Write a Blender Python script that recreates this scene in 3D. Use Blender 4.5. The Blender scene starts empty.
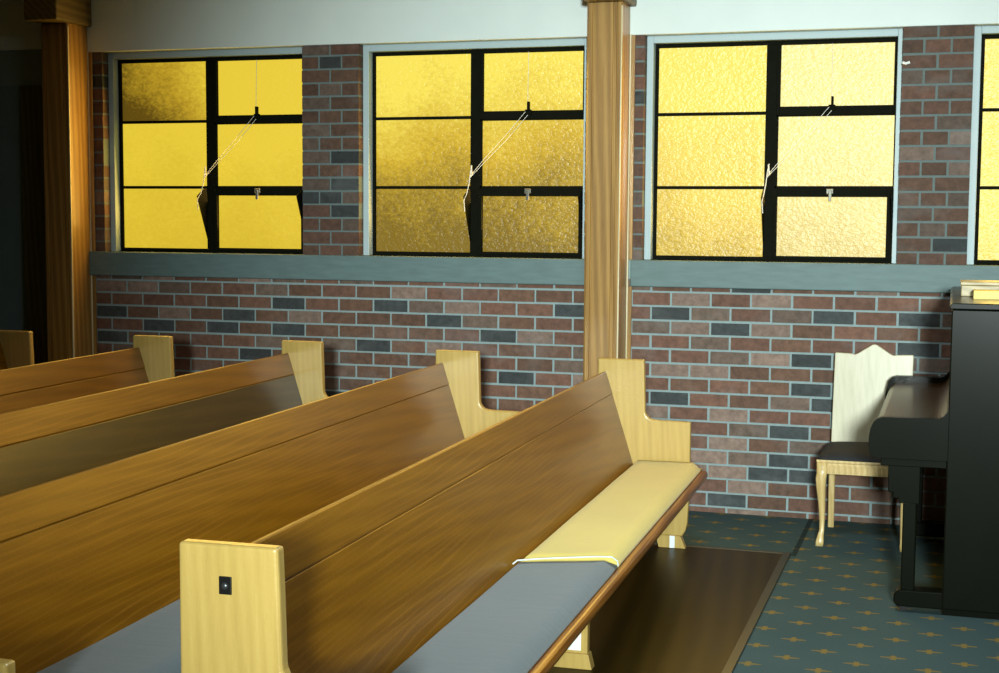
import bpy, bmesh, math, random
from mathutils import Vector, Matrix
C = bpy.context.scene.collection
R = math.radians

# ------------------------------------------------------------------ helpers
def obj(name, bm, m, parent=None, bevel=0, seg=2, smooth=False):
    me = bpy.data.meshes.new(name)
    bmesh.ops.recalc_face_normals(bm, faces=bm.faces)
    bm.to_mesh(me); bm.free()
    me.materials.append(m)
    o = bpy.data.objects.new(name, me); C.objects.link(o)
    if parent is not None: o.parent = parent
    if smooth:
        for p in me.polygons: p.use_smooth = True
    if bevel:
        b = o.modifiers.new('bevel', 'BEVEL'); b.width = bevel; b.segments = seg
        b.limit_method = 'ANGLE'; b.angle_limit = R(33.6); b.harden_normals = False
    return o
def thing(name, label, cat, loc=(0, 0, 0), rotz=0, group=None):
    o = bpy.data.objects.new(name, None); C.objects.link(o)
    o.location = loc; o.rotation_euler = (0, 0, rotz)
    o.empty_display_size = .1
    o['label'] = label; o['category'] = cat
    if group: o['group'] = group
    return o
def tag(o, label, cat, group=None):
    o['label'] = label; o['category'] = cat
    if group: o['group'] = group
    return o
def struct(o):
    o['kind'] = 'structure'; return o
def bx(bm, x0, x1, y0, y1, z0, z1):
    v = [bm.verts.new(p) for p in [(x0,y0,z0),(x1,y0,z0),(x1,y1,z0),(x0,y1,z0),(x0,y0,z1),(x1,y0,z1),(x1,y1,z1),(x0,y1,z1)]]
    return [bm.faces.new([v[i] for i in f]) for f in [(0,3,2,1),(4,5,6,7),(0,1,5,4),(1,2,6,5),(2,3,7,6),(3,0,4,7)]]
def box(*a):
    bm = bmesh.new(); bx(bm, *a); return bm
def prism(pts, a0, a1, axis='y', bm=None):
    """extrude a closed outline; axis y: pts are (x,z); axis x: pts are (y,z); axis z: pts are (x,y)"""
    bm = bm or bmesh.new()
    def P(p, a):
        return (p[0], a, p[1]) if axis == 'y' else (a, p[0], p[1]) if axis == 'x' else (p[0], p[1], a)
    A = [bm.verts.new(P(p, a0)) for p in pts]; B = [bm.verts.new(P(p, a1)) for p in pts]
    bm.faces.new(A); bm.faces.new(B[::-1])
    n = len(pts)
    for i in range(n): bm.faces.new((A[i], B[i], B[(i+1) % n], A[(i+1) % n]))
    return bm
def tube(pts, r, n=8, bm=None):
    bm = bm or bmesh.new()
    pts = [Vector(p) for p in pts]; rings = []
    for i, p in enumerate(pts):
        t = (pts[min(i+1, len(pts)-1)] - pts[max(i-1, 0)]).normalized()
        u = t.cross(Vector((0, 0, 1)) if abs(t.z) < .9 else Vector((1, 0, 0))).normalized(); w = t.cross(u)
        rr = r[i] if isinstance(r, (list, tuple)) else r
        rings.append([bm.verts.new(p + rr*(math.cos(2*math.pi*k/n)*u + math.sin(2*math.pi*k/n)*w)) for k in range(n)])
    for a, b in zip(rings, rings[1:]):
        for k in range(n): bm.faces.new((a[k], a[(k+1) % n], b[(k+1) % n], b[k]))
    bm.faces.new(rings[0][::-1]); bm.faces.new(rings[-1])
    return bm
def dup(root, loc, rotz, label, scale=(1, 1, 1), group=None):
    r = root.copy(); C.objects.link(r); r.location = loc; r.rotation_euler = (0, 0, rotz); r.scale = scale
    r['label'] = label
    if group: r['group'] = group
    for ch in list(root.children):
        c = ch.copy(); C.objects.link(c); c.parent = r
        for g in list(ch.children):
            d = g.copy(); C.objects.link(d); d.parent = c
    return r
def arc(cx, cz, r, a0, a1, n=7):
    return [(cx + r*math.cos(R(a0 + (a1-a0)*i/(n-1))), cz + r*math.sin(R(a0 + (a1-a0)*i/(n-1)))) for i in range(n)]

# ------------------------------------------------------------------ materials
class NT:
    def __init__(s, name):
        s.m = bpy.data.materials.new(name); s.m.use_nodes = True
        s.t = s.m.node_tree; s.b = s.t.nodes['Principled BSDF']
    def n(s, typ, **kw):
        x = s.t.nodes.new(typ)
        for k, v in kw.items():
            if k.startswith('_'): setattr(x, k[1:], v)
            else: x.inputs[k.replace('__', ' ')].default_value = v
        return x
    def l(s, a, ao, b, bi): s.t.links.new(a.outputs[ao], b.inputs[bi])
    def lk(s, o, i): s.t.links.new(o, i)
    def math(s, op, a, b=None, c=None):
        x = s.t.nodes.new('ShaderNodeMath'); x.operation = op
        for i, v in enumerate((a, b, c)):
            if v is None: continue
            if isinstance(v, (int, float)): x.inputs[i].default_value = v
            else: s.lk(v, x.inputs[i])
        return x.outputs[0]
    def mix(s, fac, a, b, mode='MIX'):
        x = s.t.nodes.new('ShaderNodeMix'); x.data_type = 'RGBA'; x.blend_type = mode
        for i, v in ((0, fac), (6, a), (7, b)):
            if hasattr(v, 'links') or hasattr(v, 'is_output'): s.lk(v, x.inputs[i])
            elif i == 0: x.inputs[0].default_value = v
            else: x.inputs[i].default_value = (*v, 1) if len(v) == 3 else v
        return x.outputs[2]
    def ramp(s, fac, stops):
        x = s.t.nodes.new('ShaderNodeValToRGB')
        while len(x.color_ramp.elements) < len(stops): x.color_ramp.elements.new(.5)
        for e, (p, c) in zip(x.color_ramp.elements, stops):
            e.position = p; e.color = (*c, 1) if len(c) == 3 else c
        s.lk(fac, x.inputs[0]); return x.outputs[0]
    def noise(s, vec, scale, detail=3, rough=.5, out=0):
        x = s.n('ShaderNodeTexNoise', Scale=scale, Detail=detail, Roughness=rough)
        if vec is not None: s.lk(vec, x.inputs['Vector'])
        return x.outputs[out]
    def coords(s, scale=(1, 1, 1), rot=(0, 0, 0), loc=(0, 0, 0), world=False):
        if world: src = s.n('ShaderNodeNewGeometry').outputs['Position']
        else: src = s.n('ShaderNodeTexCoord').outputs['Object']
        mp = s.n('ShaderNodeMapping'); mp.inputs['Scale'].default_value = scale
        mp.inputs['Rotation'].default_value = rot; mp.inputs['Location'].default_value = loc
        s.lk(src, mp.inputs[0]); return mp.outputs[0]
    def bump(s, h, strength=.3, dist=.01):
        x = s.n('ShaderNodeBump', Strength=strength, Distance=dist); s.lk(h, x.inputs['Height'])
        s.lk(x.outputs[0], s.b.inputs['Normal'])
    def set(s, **kw):
        for k, v in kw.items(): s.b.inputs[k.replace('__', ' ')].default_value = v
        return s
def plain(name, col, rough=.5, spec=.5, metal=0, var=.12, scale=12, stretch=(1, 1, 1)):
    t = NT(name); v = t.coords(stretch)
    n = t.noise(v, scale, 4)
    c = t.mix(n, tuple(x*(1-var) for x in col), tuple(min(1, x*(1+var)) for x in col))
    t.lk(c, t.b.inputs['Base Color'])
    t.set(Roughness=rough, Metallic=metal); t.b.inputs['Specular IOR Level'].default_value = spec
    return t.m
def wood(name, c_dark, c_mid, c_light, stretch, rough=.3, wscale=3.0, dist=5.0, coat=0, grain=.5, spec=.5, peel=.0, tint=None, lines=0):
    """grain runs along the axis whose stretch is small"""
    t = NT(name); v = t.coords(stretch)
    w = t.n('ShaderNodeTexWave', Scale=wscale, Distortion=dist, Detail=3, **{'Detail__Scale': .8, 'Detail__Roughness': .55})
    w.wave_type = 'BANDS'; w.bands_direction = 'DIAGONAL'
    t.lk(v, w.inputs['Vector'])
    n1 = t.noise(v, 2.2, 4, .6)
    v2 = t.coords(tuple(k*6 for k in stretch)); fine = t.noise(v2, 7, 3, .6)
    f = t.math('ADD', t.math('MULTIPLY', w.outputs['Fac'], grain), t.math('MULTIPLY', n1, 1-grain))
    f = t.math('ADD', t.math('MULTIPLY', f, .75), t.math('MULTIPLY', fine, .25))
    c = t.ramp(f, [(.2, c_dark), (.5, c_mid), (.8, c_light)])
    if lines:
        w2 = t.n('ShaderNodeTexWave', Scale=1.5, Distortion=16, Detail=2.5, **{'Detail__Scale': .55, 'Detail__Roughness': .5})
        w2.wave_type = 'RINGS'; t.lk(t.coords(tuple(k*1.6 for k in stretch)), w2.inputs['Vector'])
        lf = t.ramp(w2.outputs['Fac'], [(.80, (0, 0, 0)), (.97, (1, 1, 1))])
        patch = t.ramp(t.noise(t.coords((1.2, .5, 1.2)), 1.6, 2), [(.42, (0, 0, 0)), (.62, (1, 1, 1))])
        c = t.mix(t.math('MULTIPLY', t.math('MULTIPLY', lf, patch), lines), c, tuple(x*1.9+.02 for x in c_light))
    t.lk(c, t.b.inputs['Base Color'])
    t.set(Roughness=rough); t.b.inputs['Coat Weight'].default_value = coat; t.b.inputs['Coat Roughness'].default_value = .12
    t.b.inputs['Specular IOR Level'].default_value = spec
    if tint: t.b.inputs['Specular Tint'].default_value = (*tint, 1)
    if peel:
        t.bump(t.noise(t.coords(), 90, 2), peel, .004)
    else: t.bump(fine, .08, .002)
    return t.m

M = {}
M['wood_end'] = wood('pale_varnished_wood', (.37,.245,.062), (.46,.31,.085), (.54,.38,.115), (12, 12, .8), .32, 1.6, 4, coat=.2, grain=.14, peel=.12)
M['wood_back'] = wood('brown_varnished_wood', (.132,.052,.0015), (.178,.074,.0025), (.222,.096,.004), (7, .45, 7), .34, 2.0, 8, coat=.04, grain=.35, peel=.1, spec=.45, tint=(1, .66, .25), lines=.2)
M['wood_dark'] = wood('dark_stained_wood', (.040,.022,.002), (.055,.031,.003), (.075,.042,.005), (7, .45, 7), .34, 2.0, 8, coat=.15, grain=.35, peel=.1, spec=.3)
M['wood_rail'] = wood('amber_rail_wood', (.15,.046,.002), (.22,.074,.003), (.30,.11,.006), (8, .5, 8), .3, 2, 3, coat=.2, spec=.35)
M['wood_post'] = wood('golden_post_wood', (.17,.085,.016), (.31,.165,.035), (.46,.27,.075), (9, 9, .35), .38, 1.3, 6, coat=.15, grain=.35)
M['wood_beam'] = wood('dark_rafter_wood', (.07,.05,.015), (.12,.085,.025), (.17,.12,.04), (8, .4, 8), .5, 1.5, 4)
M['wood_edge'] = wood('trim_edge_wood', (.50,.42,.24), (.62,.54,.34), (.70,.62,.42), (9, 9, .4), .4, 1.5, 4)  # light caught on the post edges, put into a cream colour
M['wood_chair'] = wood('blond_chair_wood', (.42,.28,.10), (.56,.40,.16), (.68,.52,.24), (14, 14, 2), .35, 1.5, 3, coat=.2, grain=.3)
M['chair_back'] = wood('pale_chair_back', (.35,.31,.17), (.46,.42,.27), (.54,.50,.35), (14, 14, 1.0), .35, 1.2, 3, coat=.1, grain=.08)
M['white_paint'] = plain('cool_white_paint', (.66,.74,.72), .5, var=.05, scale=5)
M['frame_paint'] = plain('window_frame_paint', (.40,.50,.52), .5, var=.06, scale=8)
M['sill'] = plain('blue_grey_sill_paint', (.110,.172,.172), .6, var=.28, scale=7, stretch=(1, 4, 5))
M['steel'] = plain('black_steel', (.0065,.007,.004), .7, spec=.03, var=.3, scale=20)
M['hardware'] = plain('worn_steel', (.16,.16,.13), .4, metal=.4)
M['cord'] = plain('white_cord', (.75,.74,.66), .8)
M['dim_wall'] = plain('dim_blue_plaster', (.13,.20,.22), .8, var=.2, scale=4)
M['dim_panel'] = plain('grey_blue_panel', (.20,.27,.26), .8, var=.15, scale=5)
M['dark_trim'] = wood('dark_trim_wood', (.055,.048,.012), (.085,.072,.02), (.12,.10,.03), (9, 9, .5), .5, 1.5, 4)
M['plaster'] = plain('room_plaster', (.16,.16,.14), .85, var=.06, scale=3)
M['ceiling'] = plain('ceiling_paint', (.3,.32,.3), .9, var=.05, scale=3)
M['black_iron'] = plain('black_iron', (.015,.014,.013), .35, metal=.5)
M['bolt'] = plain('bolt_metal', (.12,.13,.14), .3, metal=.8)
M['tape'] = plain('white_tape', (.8,.85,.85), .5)
M['white_board'] = plain('white_painted_board', (.85,.86,.80), .5, var=.04)
M['piano'] = plain('black_brown_piano_lacquer', (.0035,.0042,.002), .25, spec=.12, var=.3, scale=5)
M['piano_lid'] = plain('polished_piano_lid', (.060,.032,.006), .25, metal=.6, var=.2, scale=6)
M['seat_cloth'] = plain('dark_seat_cloth', (.006,.009,.012), .8, var=.3, scale=60)
M['tan_box'] = wood('tan_box_wood', (.22,.17,.07), (.32,.25,.11), (.42,.34,.16), (2, 8, 8), .4, 2, 3)
M['yellow_book'] = plain('yellow_book_cover', (.75,.52,.07), .45)
M['page'] = plain('page_edges', (.6,.55,.4), .8)

def fabric(name, c0, c1):
    t = NT(name); v = t.coords()
    n = t.noise(v, 260, 2, .6); n2 = t.noise(v, 3, 3)
    c = t.mix(t.math('ADD', t.math('MULTIPLY', n, .6), t.math('MULTIPLY', n2, .4)), c0, c1)
    t.lk(c, t.b.inputs['Base Color']); t.set(Roughness=.9); t.b.inputs['Specular IOR Level'].default_value = .2
    t.b.inputs['Sheen Weight'].default_value = .15
    t.bump(t.math('ADD', t.math('MULTIPLY', n, .15), t.math('MULTIPLY', t.noise(t.coords((1, 4, 1)), 7, 2), 1.0)), .35, .006)
    return t.m
M['cushion_beige'] = fabric('beige_cushion_cloth', (.50,.40,.085), (.68,.55,.16))  # cushion cloth with the warm light painted into its colour
M['cushion_blue'] = fabric('grey_blue_cushion_cloth', (.082,.108,.120), (.125,.160,.178))  # same cloth with the cool light painted into its colour
M['piping'] = plain('pale_piping', (.6,.68,.68), .8)

# brick: colour comes per brick from a mesh attribute
t = NT('brick'); a = t.n('ShaderNodeAttribute', _attribute_name='bcol')
v = t.coords(); n = t.noise(v, 22, 5, .65); n2 = t.noise(v, 130, 2, .6)
c = t.mix(t.ramp(n, [(.3, (0,0,0)), (.75, (1,1,1))]), (.62,.62,.62), (1.35,1.35,1.4))
c = t.mix(1.0, a.outputs['Color'], c, 'MULTIPLY')
bl = t.ramp(t.noise(t.coords((1, 1, 1.6)), 2.3, 4, .6), [(.52, (0,0,0)), (.75, (1,1,1))])
c = t.mix(t.math('MULTIPLY', bl, .22), c, (.30,.31,.31))          # lime bloom
t.lk(c, t.b.inputs['Base Color']); t.set(Roughness=.8); t.bump(t.math('ADD', n, t.math('MULTIPLY', n2, .4)), .5, .006)
M['brick'] = t.m

# carpet with woven motifs in a half-drop lattice
t = NT('patterned_carpet'); g = t.n('ShaderNodeNewGeometry'); s = t.n('ShaderNodeSeparateXYZ'); t.l(g, 'Position', s, 0)
X, Y = s.outputs[0], s.outputs[1]
u = t.math('DIVIDE', t.math('SUBTRACT', X, 4.752), .1375)
ui = t.math('ROUND', u); ux = t.math('MULTIPLY', t.math('SUBTRACT', u, ui), .1375)
odd = t.math('FLOORED_MODULO', ui, 2.0)
vv = t.math('DIVIDE', t.math('SUBTRACT', t.math('ADD', Y, 2.001), t.math('MULTIPLY', odd, .132)), .264)
vy = t.math('MULTIPLY', t.math('SUBTRACT', vv, t.math('ROUND', vv)), .264)
ax, ay = t.math('ABSOLUTE', ux), t.math('ABSOLUTE', vy)
nz = t.noise(g.outputs['Position'], 170, 2, .7)
jit = t.math('MULTIPLY', t.math('SUBTRACT', nz, .5), .020)
bar = t.math('LESS_THAN', t.math('ADD', ay, jit), t.math('SUBTRACT', .0125, t.math('MULTIPLY', ax, .17)))
bar = t.math('MULTIPLY', bar, t.math('LESS_THAN', ax, .052))
cross = t.math('MULTIPLY', t.math('LESS_THAN', t.math('ADD', ax, jit), .011), t.math('LESS_THAN', t.math('ADD', ay, jit), .030))
mo = t.math('MAXIMUM', bar, cross)
n = t.noise(g.outputs['Position'], 230, 3, .8); n2 = t.noise(g.outputs['Position'], 2.0, 3)
base = t.mix(n, (.020,.044,.050), (.110,.165,.155)); base = t.mix(t.math('MULTIPLY', n2, .4), base, (.022,.048,.062))
c = t.mix(t.math('MULTIPLY', mo, .72), base, (.28,.18,.030))
seam = t.math('MULTIPLY', t.math('LESS_THAN', t.math('ABSOLUTE', t.math('SUBTRACT', X, 4.59)), .014), t.math('GREATER_THAN', Y, -1.0))
c = t.mix(t.math('MULTIPLY', seam, .7), c, (.008,.014,.012))
t.lk(c, t.b.inputs['Base Color']); t.set(Roughness=.95); t.b.inputs['Specular IOR Level'].default_value = .1
t.bump(n, .6, .004)
M['carpet'] = t.m

M['mat'] = wood('brown_floor_board', (.016,.010,.0015), (.024,.0145,.002), (.034,.020,.003), (5, .5, 5), .38, 1.2, 4, spec=.13, tint=(1, .75, .4))
M['mat_edge'] = plain('mat_edge_strip', (.028,.024,.010), .35)

# obscured amber glass, glowing with the daylight behind it
def glass(name, bright, mid, dark, zdark, zrange, xbias=0, ox=0):
    t = NT(name); g = t.n('ShaderNodeNewGeometry'); P = g.outputs['Position']
    s = t.n('ShaderNodeSeparateXYZ'); t.lk(P, s.inputs[0])
    big = t.noise(P, 2.2, 2)
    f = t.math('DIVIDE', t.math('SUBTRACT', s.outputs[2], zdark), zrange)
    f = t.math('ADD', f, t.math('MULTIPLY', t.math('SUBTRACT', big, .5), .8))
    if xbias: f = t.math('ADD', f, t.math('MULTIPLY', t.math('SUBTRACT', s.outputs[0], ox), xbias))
    mp = t.n('ShaderNodeMapping'); mp.inputs['Scale'].default_value = (1, 1, 1.5); t.lk(P, mp.inputs[0])
    r1 = t.noise(mp.outputs[0], 26, 2, .6); r2 = t.noise(mp.outputs[0], 55, 2, .6)
    rip = t.math('ADD', t.math('MULTIPLY', r1, .6), t.math('MULTIPLY', r2, .4))
    f = t.math('ADD', f, t.math('MULTIPLY', t.math('SUBTRACT', rip, .5), .9))
    col = t.ramp(f, [(0, dark), (.5, mid), (1, bright)])
    t.set(Roughness=.34); t.b.inputs['Base Color'].default_value = (.12,.08,.015,1)
    t.lk(col, t.b.inputs['Emission Color']); t.b.inputs['Emission Strength'].default_value = .92
    t.bump(rip, .55, .02)
    return t.m
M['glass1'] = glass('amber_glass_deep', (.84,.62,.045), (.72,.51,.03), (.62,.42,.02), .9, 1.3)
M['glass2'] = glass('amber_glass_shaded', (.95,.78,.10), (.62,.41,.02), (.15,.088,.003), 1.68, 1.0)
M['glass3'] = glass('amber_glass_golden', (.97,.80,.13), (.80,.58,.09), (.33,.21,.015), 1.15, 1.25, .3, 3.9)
M['glass3_pale'] = glass('amber_glass_pale', (.97,.84,.30), (.86,.71,.25), (.55,.42,.12), 1.1, 1.2, .3, 4.6)  # whitish reflection on the right panes, put into their glow colour
M['glass1_smudge'] = glass('amber_glass_tree_shadow', (.84,.62,.045), (.50,.32,.018), (.10,.06,.004), 2.2, .9, 1.3, .25)  # shadow of a tree outside, put into the pane's glow

# ------------------------------------------------------------------ the setting
random.seed(11)
BC = .24; RH = .086; JO = .013; ZJ = 1.325
def brick_colour(kind=None, pier=False):
    k = kind or random.choices(['red', 'brown', 'grey', 'pale', 'dark'], [36, 40, 12, 6, 4] if not pier else [22, 48, 16, 3, 9])[0]
    b = {'red': (.150,.073,.047), 'brown': (.128,.066,.040), 'grey': (.140,.095,.070), 'pale': (.22,.150,.115), 'dark': (.040,.048,.048)}[k]
    f = random.uniform(.82, 1.18)
    return tuple(x*f for x in b)
wb = bmesh.new(); lay = wb.loops.layers.float_color.new('bcol')
def brick(x0, x1, z0, z1, col):
    if x1 - x0 < .012 or z1 - z0 < .008: return
    j = lambda: random.uniform(-.0012, .0012)
    fs = bx(wb, x0 + j(), x1 + j(), random.uniform(-.002, .001), .10, z0 + j(), z1 + j())
    for f in fs:
        for lp in f.loops: lp[lay] = (*col, 1)
def mortar(x0, x1, z0, z1, y0=.005, y1=.26):
    pass
DARK_L = {(2,4.5),(2,7.5),(2,12.5),(3,3),(3,9),(4,.5),(4,2.5),(4,4.5),(4,10.5),(5,7),(6,3.5),(7,11),(9,6),(8,2.5),(5,-1),(10,4)}
PALE_L = {(5,9),(1,0),(3,1),(3,5)}
DARK_R = {(0,1.5),(2,-.5),(2,3.5),(3,1),(5,3),(7,3),(8,-.5),(8,3.5),(13,2),(15,1),(10,2.5),(4,5.5),(2,5.5),(9,5),(12,4.5)}
PALE_R = {(1,2),(1,0),(3,0),(3,2),(6,.5),(9,1),(11,1),(13,.0)}
XL, XR = -.30, 9.0
for row in range(0, 17):
    z1 = ZJ - (row-1)*RH - JO/2; z0 = z1 - RH + JO
    if row == 0: z1 = min(z1, 1.40)
    z0 = max(z0, 0.0)
    for side in (0, 1):
        lo, hi = (XL, 3.34) if side == 0 else (3.38, XR)
        base = 0 if side == 0 else 3.728
        off = 0 if row % 2 else .5
        k = math.floor((lo - base)/BC) - 1
        while base + (k+off)*BC < hi:
            x0 = base + (k+off)*BC + JO/2; x1 = x0 + BC - JO
            key = (row, k+off); D, Pl = (DARK_L, PALE_L) if side == 0 else (DARK_R, PALE_R)
            kind = 'dark' if key in D else 'pale' if key in Pl else None
            if kind is None and row <= 9 and -1 < key[1] < 14: kind = random.choices(['red','brown','grey','pale'], [36,40,16,8])[0]
            brick(max(x0, lo), min(x1, hi), z0, z1, brick_colour(kind)); k += 1
OPEN = [-.165, 1.700, 3.545, 5.415]; OW = 1.487; W1 = 1.472; ZS, ZH = 1.515, 2.855
piers = [(XL, OPEN[0]), (OPEN[0]+W1, OPEN[1]), (OPEN[1]+OW, OPEN[2]), (OPEN[2]+OW, OPEN[3]), (OPEN[3]+OW, XR)]
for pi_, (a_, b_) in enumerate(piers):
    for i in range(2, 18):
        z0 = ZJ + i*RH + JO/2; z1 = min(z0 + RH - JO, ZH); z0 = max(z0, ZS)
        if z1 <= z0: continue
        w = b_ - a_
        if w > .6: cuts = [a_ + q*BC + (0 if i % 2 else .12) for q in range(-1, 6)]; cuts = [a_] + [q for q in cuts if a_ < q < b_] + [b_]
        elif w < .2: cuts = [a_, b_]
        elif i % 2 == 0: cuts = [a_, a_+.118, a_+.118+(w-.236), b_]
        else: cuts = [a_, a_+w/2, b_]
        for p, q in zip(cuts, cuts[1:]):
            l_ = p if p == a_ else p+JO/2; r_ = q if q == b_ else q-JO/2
            brick(l_, r_, z0, z1, tuple(x*.72 for x in brick_colour(None, True)))  # pier bricks darkened, shade put into their colour
wall = struct(obj('wall_back', wb, M['brick']))
mt = NT('mortar'); n = mt.noise(mt.coords(), 40, 4); c = mt.mix(n, (.20,.27,.275), (.29,.375,.375))
mt.lk(c, mt.b.inputs['Base Color']); mt.set(Roughness=.9)
mb = bmesh.new()
bx(mb, XL, XR, .004, .26, 0, ZS)
mt2 = NT('weathered_mortar'); n = mt2.noise(mt2.coords(), 40, 4); c = mt2.mix(n, (.10,.135,.13), (.15,.19,.185))  # pier mortar with the shade painted into its colour
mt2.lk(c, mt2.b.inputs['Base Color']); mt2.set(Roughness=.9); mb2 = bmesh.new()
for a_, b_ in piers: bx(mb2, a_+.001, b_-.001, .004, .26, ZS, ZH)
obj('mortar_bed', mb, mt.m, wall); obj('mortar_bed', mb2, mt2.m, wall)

bm = bmesh.new(); bx(bm, -.27, 3.25, -.035, .07, 1.355, ZS); bx(bm, 3.485, XR, -.035, .07, 1.355, ZS)
bx(bm, -.27, XR, .07, .26, 1.46, ZS)
struct(obj('trim_1', bm, M['sill'], bevel=.006))                       # long painted window ledge
bm = bmesh.new(); bx(bm, -.28, XR, -.012, .26, ZH, 3.5)
struct(obj('trim_2', bm, M['white_paint'], bevel=.004))                # white head beam
bm = bmesh.new(); bx(bm, -3.2, -.28, -.010, .26, 2.885, 3.5)
struct(obj('trim_3', bm, M['white_paint']))
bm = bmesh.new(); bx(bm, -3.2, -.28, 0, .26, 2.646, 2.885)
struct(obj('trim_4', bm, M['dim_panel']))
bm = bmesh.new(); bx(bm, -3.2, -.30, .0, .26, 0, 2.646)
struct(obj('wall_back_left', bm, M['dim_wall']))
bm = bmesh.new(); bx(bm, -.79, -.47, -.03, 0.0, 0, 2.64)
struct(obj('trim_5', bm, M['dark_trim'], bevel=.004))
struct(obj('floor', box(-3.2, XR, -15.0, .26, -.12, 0), M['carpet']))
struct(obj('ceiling', box(-3.2, XR, -15.0, .26, 3.5, 3.62), M['ceiling']))
struct(obj('wall_left', box(-3.35, -3.2, -15.0, .26, -.12, 3.62), M['plaster']))
struct(obj('wall_right', box(XR, XR+.15, -15.0, .26, -.12, 3.62), M['plaster']))
struct(obj('wall_front', box(-3.35, XR+.15, -15.15, -15.0, -.12, 3.62), M['plaster']))

# windows
def window(i, ox):
    OW = W1 if i == 1 else 1.487
    root = bpy.data.objects.new('window_%d' % i, None); C.objects.link(root); root.location = (ox, 0, ZS); root['kind'] = 'structure'
    z = lambda v: v - ZS
    bm = bmesh.new(); fw = .040
    bx(bm, 0, fw, .072, .19, 0, 1.34); bx(bm, OW-.030, OW, .072, .19, 0, 1.34); bx(bm, fw, OW-.030, .072, .19, 1.298, 1.34)
    obj('window_frame', bm, M['frame_paint'], root, .003)
    sx = .042; sr = sx+OW-.062; y0, y1 = .128, .165
    bm = bmesh.new(); top = z(2.812)
    bx(bm, sx, sx+.019, y0, y1, .0, top); bx(bm, sr-.019, sr, y0, y1, 0, top)
    bx(bm, sx+.019, sr-.019, y0, y1, top-.022, top); bx(bm, sx+.019, sr-.019, y0, y1, 0, z(1.541))
    bx(bm, sx+.666, sx+.742, y0, y1, z(1.541), top-.022)
    bx(bm, sx+.019, sx+.666, y0+.004, y1, z(2.383), z(2.402)); bx(bm, sx+.019, sx+.666, y0+.004, y1, z(1.943), z(1.962))
    fr = obj('steel_frame', bm, M['steel'], root, .002)
    # opening sashes, a little proud of the frame
    def sash(name, za, zb, rb, rt, xl=.742, rs=.010):
        bm = bmesh.new(); a, b = sx+xl, sr-.018; ys, ye = .116, .150
        bx(bm, a-.012, a+.008, ys, ye, za, zb); bx(bm, b-rs, b+.006, ys, ye, za, zb)
        bx(bm, a+.008, b-rs, ys, ye, zb-rt, zb); bx(bm, a+.008, b-rs, ys, ye, za, za+rb)
        return obj(name, bm, M['steel'], root, .002)
    sash('top_sash', z(2.378), z(2.806), .050, .018)
    sash('lower_sash', z(1.530), z(1.950), .018, .052, .738, .030)
    bm = box(sx+.73, sr-.019, y0, y1, z(2.370), z(2.392)); bx(bm, sx+.73, sr-.019, y0, y1, z(1.945), z(1.962)); obj('glazing_bar', bm, M['steel'], root)
    gm = M['glass%d' % min(i, 3)]
    for (a, b, c_, d) in [(sx+.017, sx+.668, 2.400, 2.792), (sx+.017, sx+.668, 1.960, 2.385), (sx+.017, sx+.668, 1.539, 1.945),
                          (sx+.745, sr-.025, 2.425, 2.792), (sx+.740, sr-.017, 1.958, 2.380), (sx+.745, sr-.025, 1.545, 1.900)]:
        m_ = gm
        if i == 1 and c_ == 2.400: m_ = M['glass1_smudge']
        if i == 3 and a > .6: m_ = M['glass3_pale']
        obj('pane', box(a, b, .148, .153, z(c_), z(d)), m_, root)
    tri = [(.13, z(1.948)), (.070, z(1.938)), (-.012, z(1.892)), (.13, z(1.60))]
    obj('draught_cheek', prism(tri, sx+.667, sx+.671, 'x'), M['steel'], root)
    obj('draught_cheek', prism(tri, sr-.020, sr-.016, 'x'), M['steel'], root)
    xc = sx+1.052
    bm = box(xc-.020, xc+.020, .098, .118, z(2.400), z(2.434)); bx(bm, xc-.004, xc+.009, .085, .118, z(2.425), z(2.482))
    obj('latch', bm, M['steel'], root, .003)
    bm = box(xc-.020, xc+.020, .100, .118, z(1.915), z(1.945)); bx(bm, xc-.006, xc+.012, .088, .105, z(1.872), z(1.935))
    obj('latch', bm, M['hardware'], root, .003)
    bm = tube([(xc-.004, .118, z(2.79)), (xc-.003, .108, z(2.62)), (xc-.002, .100, z(2.47))], .0016, 6)
    tube([(xc-.015, .095, z(2.42)), (xc-.14, .075, z(2.27)), (xc-.27, .06, z(2.13)), (xc-.352, .05, z(2.03))], .0017, 6, bm)
    tube([(xc+.0, .095, z(2.40)), (xc-.12, .072, z(2.255)), (xc-.26, .055, z(2.115)), (xc-.352, .048, z(2.02))], .0017, 6, bm)
    tube([(xc-.348, .045, z(2.09)), (xc-.356, .045, z(2.05)), (xc-.364, .045, z(1.98)), (xc-.372, .020, z(1.91)), (xc-.378, -.016, z(1.87)), (xc-.372, -.018, z(1.80))], .003, 6, bm)
    tube([(xc-.352, .045, z(2.085)), (xc-.346, .042, z(2.03)), (xc-.360, .040, z(2.01))], .0045, 6, bm)
    obj('cord', bm, M['cord'], root)
    if i == 3:
        obj('cord_hook', tube([(OW+.002, -.012, z(2.655)), (OW+.02, -.016, z(2.648)), (OW+.042, -.016, z(2.655))], .008, 8), M['tape'], root)
    return root
for i, ox in enumerate(OPEN): window(i+1, ox)

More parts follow.
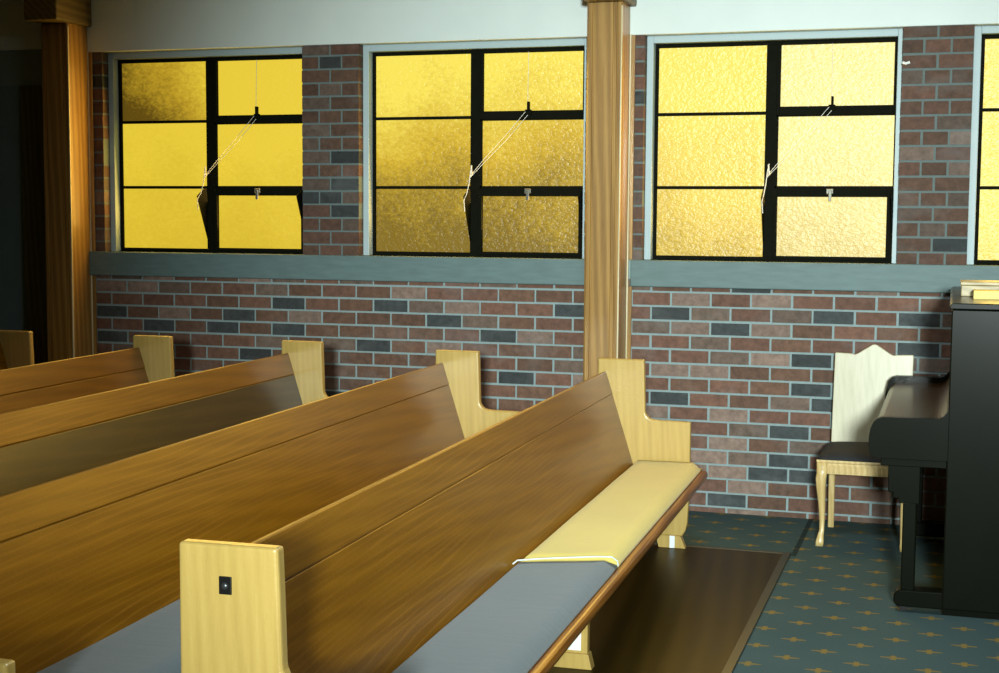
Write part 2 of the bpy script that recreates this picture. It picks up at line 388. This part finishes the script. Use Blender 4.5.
# posts standing against the wall, with a rafter on each
def post(xl, name, label):
    xr = xl+.21; yf = -.24
    root = thing(name, label, 'post', (xl, 0, 0))
    bm = prism([(0, -.004), (0, yf+.012), (.012, yf), (.034, yf), (.037, yf+.007), (.043, yf+.007), (.046, yf), (.158, yf), (.161, yf+.007), (.167, yf+.007), (.170, yf),
                (.180, yf), (.183, yf+.006), (.188, yf+.006), (.191, yf), (.204, yf), (.21, yf+.006), (.21, -.004)], 0, 3.02, 'z')
    obj('shaft', bm, M['wood_post'], root)
    bm = box(.205, .214, yf-.003, yf+.010, 0, 3.0); obj('corner_bead', bm, M['wood_edge'], root, .003)
    bm = box(.2105, .220, -.022, -.004, 0, 2.86); obj('edge_bead', bm, M['wood_edge'], root, .003)
    bm = box(.220, .243, -.018, -.004, 0, 1.354); bx(bm, .220, .243, -.018, -.004, 1.516, 2.854); obj('wall_trim', bm, M['wood_post'], root, .002)
    return root
post(3.248, 'timber_post', 'golden timber post on the brick wall between second and third windows')
post(-.478, 'timber_post', 'dim brown timber post at left frame edge beside the first window')
for k, xl in enumerate((-.478, 3.248)):
    struct(obj('trim_%d' % (6+k), box(xl+.002, xl+.25, -.42, -.013, 3.021, 3.495), M['wood_beam'], bevel=.01))

# mat under the pews
m_ = obj('floor_mat', box(-2.2, 4.545, -9.0, -.985, .0, .008), M['mat'])
tag(m_, 'dark brown floor mat lying under the wooden pews', 'mat')
bm = box(4.535, 4.575, -9.0, -.965, 0, .013); bx(bm, -2.2, 4.535, -.995, -.965, 0, .012)
obj('edge_strip', bm, M['mat_edge'], m_, .003)

# ------------------------------------------------------------------ pews
L = 4.62
def pew():
    root = thing('church_pew', '', 'pew', (0, 0, 0), 0, 'row of wooden pews')
    prof = [(0, .06), (0, 1.015), (.251, 1.015), (.2555, .90), (.260, .742)] + arc(.309, .741, .049, 180, 262, 6) + [(.330, .690), (.505, .687), (.505, .47), (.502, .25), (.497, .14), (.487, .095), (.470, .066)]
    prof += [(.33, .066), (.30, .11), (.17, .11), (.14, .066)]
    for y0 in (0, -L):
        e = obj('end_panel', prism(prof, y0, y0+.042), M['wood_end'], root, .009, 3)
        bm = prism([(.345, .0), (.490, .0), (.474, .040), (.462, .068), (.345, .068), (.335, .04)], y0-.003, y0+.045)
        f = obj('foot', bm, M['wood_end'], e, .003)
        bm = prism([(-.012, .0), (.155, .0), (.145, .045), (.132, .068), (.004, .068)], y0-.003, y0+.045)
        obj('foot', bm, M['wood_end'], e, .003)
        if y0 < 0:
            p = obj('bolt_plate', box(.105, .137, y0-.004, y0+.001, .898, .941), M['black_iron'], e, .002)
            q = bmesh.new(); bmesh.ops.create_icosphere(q, subdivisions=2, radius=.009, matrix=Matrix.Translation((.121, y0-.004, .919)) @ Matrix.Diagonal((1, .6, 1, 1)))
            obj('bolt', q, M['bolt'], e, smooth=True)
    # leaning back: two boards with a groove between
    d = Vector((.153, -.487)).normalized(); nrm = Vector((-d.y, d.x))*-1     # pointing to the rear
    def P(t, off):
        q = Vector((.045, .947)) + d*t + nrm*off; return (q.x, q.y)
    if P(0, .03)[0] > .045: nrm = -nrm
    obj('back_rail', prism([P(0, 0), P(.128, 0), P(.128, .030), P(0, .030)], -L+.04, .003), M['wood_back'], root, .006, 3)
    obj('back_board', prism([P(.130, .002), P(.545, .002), P(.545, .026), P(.130, .026)], -L+.04, .003), M['wood_back'], root, .002)
    obj('groove_strip', prism([P(.126, .006), P(.136, .006), P(.136, .024), P(.126, .024)], -L+.041, .002), M['wood_back'], root)
    obj('seat_board', prism([(.17, .400), (.560, .400), (.560, .430), (.17, .430)], -L+.04, .002), M['wood_back'], root)
    rail = [(.558, .386), (.590, .386), (.600, .394), (.603, .408), (.600, .424), (.590, .433), (.575, .434), (.558, .430)]
    obj('seat_rail', prism(rail, -L+.042, -.002), M['wood_rail'], root, smooth=False, bevel=.003)
    s = obj('centre_support', box(.20, .44, -2.18, -2.138, .06, .402), M['wood_end'], root, .004)
    obj('white_board', box(.215, .415, -2.186, -2.179, .075, .385), M['white_board'], s)
    obj('foot', prism([(.19, 0), (.46, 0), (.445, .062), (.205, .062)], -2.188, -2.13), M['wood_end'], s, .003)
    return root
def place(root, x, y, a, label, sz=1):
    root.location = (x, y, .008); root.rotation_euler = (0, 0, a); root.scale = (1, 1, sz); root['label'] = label
RZ = .0239
p4 = pew(); place(p4, 3.537, -1.06, RZ, 'front wooden pew with open end foremost, beige and grey cushions on its seat', .992)
dup(p4, (2.596, -1.03, .008), RZ, 'wooden pew directly behind the front cushioned pew', (1, 1.022, 1.002))
p2 = dup(p4, (1.634, -1.00, .008), RZ, 'wooden pew third from the front, its lower back board darker than the top', (1, 1, 1.022))
dup(p4, (.652, -1.00, .008), RZ, 'wooden pew fourth from the front, below the first window', (1, 1, 1.022))
dup(p4, (-.325, -1.00, .008), RZ, 'rearmost wooden pew, only its end panel top showing at left frame edge', (1, 1, 1.022))
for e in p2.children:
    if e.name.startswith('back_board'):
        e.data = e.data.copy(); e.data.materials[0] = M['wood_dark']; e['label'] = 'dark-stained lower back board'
for e in p4.children:
    if e.name.startswith('end_panel') and max(v.co.y for v in e.data.vertices) > -.1:
        o = obj('tape_strip', box(.405, .432, -.0062, -.002, .002, .068), M['tape'], e); o['label'] = 'white tape strip on the pew foot'

# cushions
def cushion(name, label, L0, L1, x, y, a, m, fold, dz=.008):
    bm = bmesh.new(); nx, ny = 10, 44; w0, w1 = .204, .572
    top, bot = [], []
    for j in range(ny+1):
        v = j/ny; yy = L0 + (L1-L0)*v; rt, rb = [], []
        for i in range(nx+1):
            u = i/nx; eu = min(u, 1-u)*(w1-w0); ev = min(v, 1-v)*abs(L1-L0)
            e = min(1, min(eu, ev)/.035); r = math.sqrt(max(0, 1-(1-e)**2))
            xs = w0 + (w1-w0)*u
            # seam edge runs a little askew
            sk = fold*(u-.5)
            yb = yy + (sk if (j == ny and fold) else sk*v**6)
            h = .012 + .034*r + .0035*math.sin(7*yy+2*u)*r*math.sin(math.pi*u)
            rt.append(bm.verts.new((xs, yb, .432+h))); rb.append(bm.verts.new((xs, yb, .432)))
        top.append(rt); bot.append(rb)
    for j in range(ny):
        for i in range(nx):
            bm.faces.new((top[j][i], top[j][i+1], top[j+1][i+1], top[j+1][i])); bm.faces.new((bot[j][i], bot[j+1][i], bot[j+1][i+1], bot[j][i+1]))
        bm.faces.new((top[j][0], top[j+1][0], bot[j+1][0], bot[j][0])); bm.faces.new((top[j][nx], bot[j][nx], bot[j+1][nx], top[j+1][nx]))
    for i in range(nx):
        bm.faces.new((top[0][i], bot[0][i], bot[0][i+1], top[0][i+1])); bm.faces.new((top[ny][i], top[ny][i+1], bot[ny][i+1], bot[ny][i]))
    o = obj(name, bm, m, smooth=True); o.location = (x, y, dz); o.rotation_euler = (0, 0, a)
    tag(o, label, 'cushion', 'pew seat cushions')
    return o
A4 = (3.537, -1.06, RZ)
c1 = cushion('pew_cushion', 'long beige seat cushion at the wall end of the front pew', -.012, -2.343, *A4, M['cushion_beige'], .18)
c2 = cushion('pew_cushion', 'long grey-blue seat cushion at the near end of the front pew', -4.55, -2.357, *A4, M['cushion_blue'], .18)
bm = tube([(.206, -2.437, .462), (.222, -2.432, .476), (.30, -2.397, .480), (.40, -2.345, .480), (.50, -2.302, .481), (.552, -2.275, .477), (.571, -2.262, .460), (.573, -2.260, .44)], .003, 6)
obj('piping', bm, M['piping'], c2)
cushion('pew_cushion', 'grey-blue seat cushion on the second pew, left of the bolted end panel', -4.55, -2.395, 2.596, -1.03, RZ, M['cushion_blue'], 0, .014)

# ------------------------------------------------------------------ piano
PY0, PY1 = -1.95, -.32
pn = thing('upright_piano', 'black-brown upright piano against the right frame edge, its end facing us', 'piano', (5.345, PY0, 0))
def px(pts): return [(a-5.345, b) for a, b in pts]
LN = PY1-PY0
obj('case', box(0, .56, .0, LN, .03, 1.378), M['piano'], pn, .006)
bm = prism([(-.004, 1.379), (-.010, 1.386), (-.008, 1.397), (.004, 1.406), (.59, 1.406), (.59, 1.379)], -.02, LN+.02)
obj('top_lid', bm, M['piano'], pn, .004)
cheek = px([(5.349, .700), (5.030, .700), (5.016, .710), (5.007, .735), (5.006, .79), (5.012, .83), (5.024, .860), (5.040, .878), (5.062, .886), (5.285, .888)] + arc(5.290, .945, .057, 270, 355, 7) + [(5.349, .985)])
obj('key_cheek', prism(cheek, 0, .05), M['piano'], pn, .005)
obj('key_cheek', prism([(a, b + (.022 if b > .85 else 0)) for a, b in cheek], LN-.05, LN), M['piano'], pn, .005)
fall = px([(5.349, .715), (5.045, .715), (5.024, .735), (5.020, .79), (5.026, .828), (5.040, .854), (5.062, .872), (5.285, .875)] + arc(5.286, .937, .062, 270, 350, 7) + [(5.349, .975)])
obj('key_lid', prism(fall, .05, LN-.05), M['piano_lid'], pn, smooth=False, bevel=.002)
obj('key_bed', box(5.06-5.345, .002, .01, LN-.01, .665, .701), M['piano'], pn, .004)
for y0 in (0, LN-.09):
    br = px([(5.095, .668), (5.095, .552), (5.100, .545), (5.118, .545), (5.118, .522), (5.142, .520), (5.145, .498), (5.235, .498), (5.235, .668)])
    obj('bracket', prism(br, y0+.01, y0+.085), M['piano'], pn, .004)
    lg = px([(5.163, .100), (5.163, .500), (5.224, .500), (5.224, .100)])
    obj('leg', prism(lg, y0+.015, y0+.08), M['piano'], pn, .006)
    to = px([(5.350, .028), (5.150, .028), (5.134, .045), (5.134, .080), (5.150, .103), (5.350, .106)])
    obj('toe_block', prism(to, y0, y0+.095), M['piano'], pn, .006)
    bm = bmesh.new(); bmesh.ops.create_cone(bm, cap_ends=True, segments=18, radius1=.02, radius2=.02, depth=.028, matrix=Matrix.Translation((5.178-5.345, y0+.045, .020)) @ Matrix.Rotation(math.pi/2, 4, 'X'))
    for v_ in bm.verts: pass
    obj('caster', bm, M['black_iron'], pn)
obj('plinth', box(.002, .55, .02, LN-.02, 0, .032), M['piano'], pn)
# on top of the piano
t_ = thing('wooden_box', 'tan wooden box standing on top of the piano', 'box', (5.385, -1.36, 1.4062))
obj('box_body', box(0, .26, 0, .22, 0, .052), M['tan_box'], t_, .003); obj('box_lid', box(-.004, .264, -.004, .224, .0525, .07), M['tan_box'], t_, .004)
t_ = thing('book', 'yellow-covered book lying before the tan box on the piano', 'book', (5.44, -1.56, 1.4062))
bm = box(0, .24, 0, .17, 0, .004); bx(bm, 0, .24, 0, .17, .032, .036); bx(bm, 0, .24, 0, .004, .004, .032)
obj('cover', bm, M['yellow_book'], t_); obj('pages', box(.004, .235, .0045, .165, .0042, .0318), M['page'], t_)

# ------------------------------------------------------------------ chair
ch = thing('dining_chair', 'blond wooden chair with tall peaked back against the brick wall beside the piano', 'chair', (4.66, -.70, 0))
def loft(secs, n=4):
    """secs: list of (cx, cy, half_x, half_y, z) square sections"""
    bm = bmesh.new(); rings = []
    for cx, cy, hx, hy, z in secs:
        c_ = .72
        pts = [(-1,-c_),(-c_,-1),(c_,-1),(1,-c_),(1,c_),(c_,1),(-c_,1),(-1,c_)]
        rings.append([bm.verts.new((cx+hx*a, cy+hy*b, z)) for a, b in pts])
    for a, b in zip(rings, rings[1:]):
        for k in range(8): bm.faces.new((a[k], a[(k+1) % 8], b[(k+1) % 8], b[k]))
    bm.faces.new(rings[0][::-1]); bm.faces.new(rings[-1]); return bm
def cab(sx, x):
    return loft([(x-.004*sx, .006, .021, .022, 0), (x-.002*sx, .006, .021, .022, .025), (x+.0*sx, .010, .017, .018, .05), (x+.006*sx, .018, .0125, .0135, .085),
                 (x+.006*sx, .020, .0135, .0145, .14), (x+.003*sx, .016, .018, .019, .23), (x-.003*sx, .008, .024, .025, .32), (x-.004*sx, .004, .0275, .0275, .37), (x, .008, .0275, .0275, .40), (x, .010, .0275, .0275, .458)])
obj('leg', cab(1, .042), M['wood_chair'], ch, smooth=True)
obj('leg', cab(-1, .477), M['wood_chair'], ch, smooth=True)
for x in (.058, .470):
    obj('leg', loft([(x, .520, .0165, .0175, 0), (x, .505, .0175, .019, .2), (x, .50, .018, .02, .46)]), M['wood_chair'], ch)
bm = box(.069, .450, -.010, .014, .398, .458)
obj('front_apron', bm, M['wood_chair'], ch, .003)
bm = bmesh.new()
for k in range(28):
    xx = .080 + k*.01255; bx(bm, xx, xx+.0075, -.0155, -.009, .408, .447)
obj('reeding', bm, M['wood_chair'], ch, .002)
for x in (.030, .465): obj('side_apron', box(x, x+.02, .035, .49, .400, .458), M['wood_chair'], ch, .003)
obj('back_apron', box(.075, .455, .490, .51, .400, .458), M['wood_chair'], ch, .003)
obj('seat_frame', box(.012, .506, -.014, .512, .4585, .474), M['wood_chair'], ch, .004)
bm = bmesh.new(); n = 14; g = []
for j in range(n+1):
    r_ = []
    for i in range(n+1):
        u, v = i/n, j/n; e = min(1, min(u, 1-u, v, 1-v)*5); h = .006+.028*math.sqrt(max(0, 1-(1-e)**2)) + .022*math.sin(math.pi*u)*math.sin(math.pi*v)
        r_.append(bm.verts.new((.016+.486*u - 0*v, -.010+.515*v, .474+h)))
    g.append(r_)
for j in range(n):
    for i in range(n): bm.faces.new((g[j][i], g[j][i+1], g[j+1][i+1], g[j+1][i]))
ed = [g[0][i] for i in range(n+1)] + [g[j][n] for j in range(1, n+1)] + [g[n][i] for i in range(n-1, -1, -1)] + [g[j][0] for j in range(n-1, 0, -1)]
lo = [bm.verts.new((v_.co.x, v_.co.y, .4742)) for v_ in ed]
for k in range(len(ed)): bm.faces.new((ed[k], lo[k], lo[(k+1) % len(ed)], ed[(k+1) % len(ed)]))
bm.faces.new(lo)
obj('seat_pad', bm, M['seat_cloth'], ch, smooth=True)
bk = [(.047, .46), (.053, 1.004), (.060, 1.007), (.150, 1.004), (.165, .999), (.180, 1.006), (.258, 1.057), (.272, 1.060), (.286, 1.057), (.364, 1.006), (.378, 1.000), (.392, 1.003), (.482, 1.006), (.488, 1.002), (.482, .46)]
bm = prism([(a, b) for a, b in bk], 0, .020)
for v_ in bm.verts:                                        # slight recline
    v_.co.y += .500 + (v_.co.z-.46)*.10
obj('backrest', bm, M['chair_back'], ch, .004)

# ------------------------------------------------------------------ light
def lamp(name, typ, loc, target, power, col, **kw):
    d = bpy.data.lights.new(name, typ); d.energy = power; d.color = col
    for k, v in kw.items(): setattr(d, k, v)
    o = bpy.data.objects.new(name, d); C.objects.link(o); o.location = loc
    o.rotation_euler = (Vector(target) - Vector(loc)).to_track_quat('-Z', 'Y').to_euler()
    return o
lamp('hall_spot', 'SPOT', (6.4, -13.6, 2.6), (3.9, 0, 1.3), 8600, (.87, 1.0, .97), spot_size=R(33.6), spot_blend=1.0, shadow_soft_size=.4)  # added spot behind the camera in place of its flash; cone darkens the edges
lamp('ceiling_lamp', 'AREA', (4.6, -3.6, 3.4), (4.6, -3.6, 0), 75, (.85, .97, 1), shape='RECTANGLE', size=1.2, size_y=.6)  # added overhead fill light, no fixture there
for ox in OPEN:
    lamp('window_daylight', 'AREA', (ox+.74, .09, 2.18), (ox+.74, -4, 1.7), 28, (1, .60, .12), shape='RECTANGLE', size=1.3, size_y=1.2)
w = bpy.data.worlds.new('world'); bpy.context.scene.world = w; w.use_nodes = True
w.node_tree.nodes['Background'].inputs[0].default_value = (.5, .6, .7, 1); w.node_tree.nodes['Background'].inputs[1].default_value = .3

# ------------------------------------------------------------------ camera
f, cx, cy, cz, yaw, pitch, roll = 1450.0, 5.35014, -8.62419, 1.77373, -.3031, -.08598, -.00665
fw = Vector((math.sin(yaw)*math.cos(pitch), math.cos(yaw)*math.cos(pitch), math.sin(pitch)))
rt = Vector((math.cos(yaw), -math.sin(yaw), 0)); dn = fw.cross(rt)
c_, s_ = math.cos(roll), math.sin(roll)
r2 = c_*rt + s_*dn; d2 = -s_*rt + c_*dn
cam = bpy.data.cameras.new('camera'); co = bpy.data.objects.new('camera', cam); C.objects.link(co)
m4 = Matrix((r2, -d2, -fw)).transposed().to_4x4(); m4.translation = (cx, cy, cz); co.matrix_world = m4
cam.sensor_width = 36; cam.lens = 36*f/999; cam.shift_x = -.5/999; cam.shift_y = 4.5/999; cam.clip_start = .05
sc = bpy.context.scene; sc.camera = co
sc.view_settings.view_transform = 'Standard'; sc.view_settings.look = 'None'
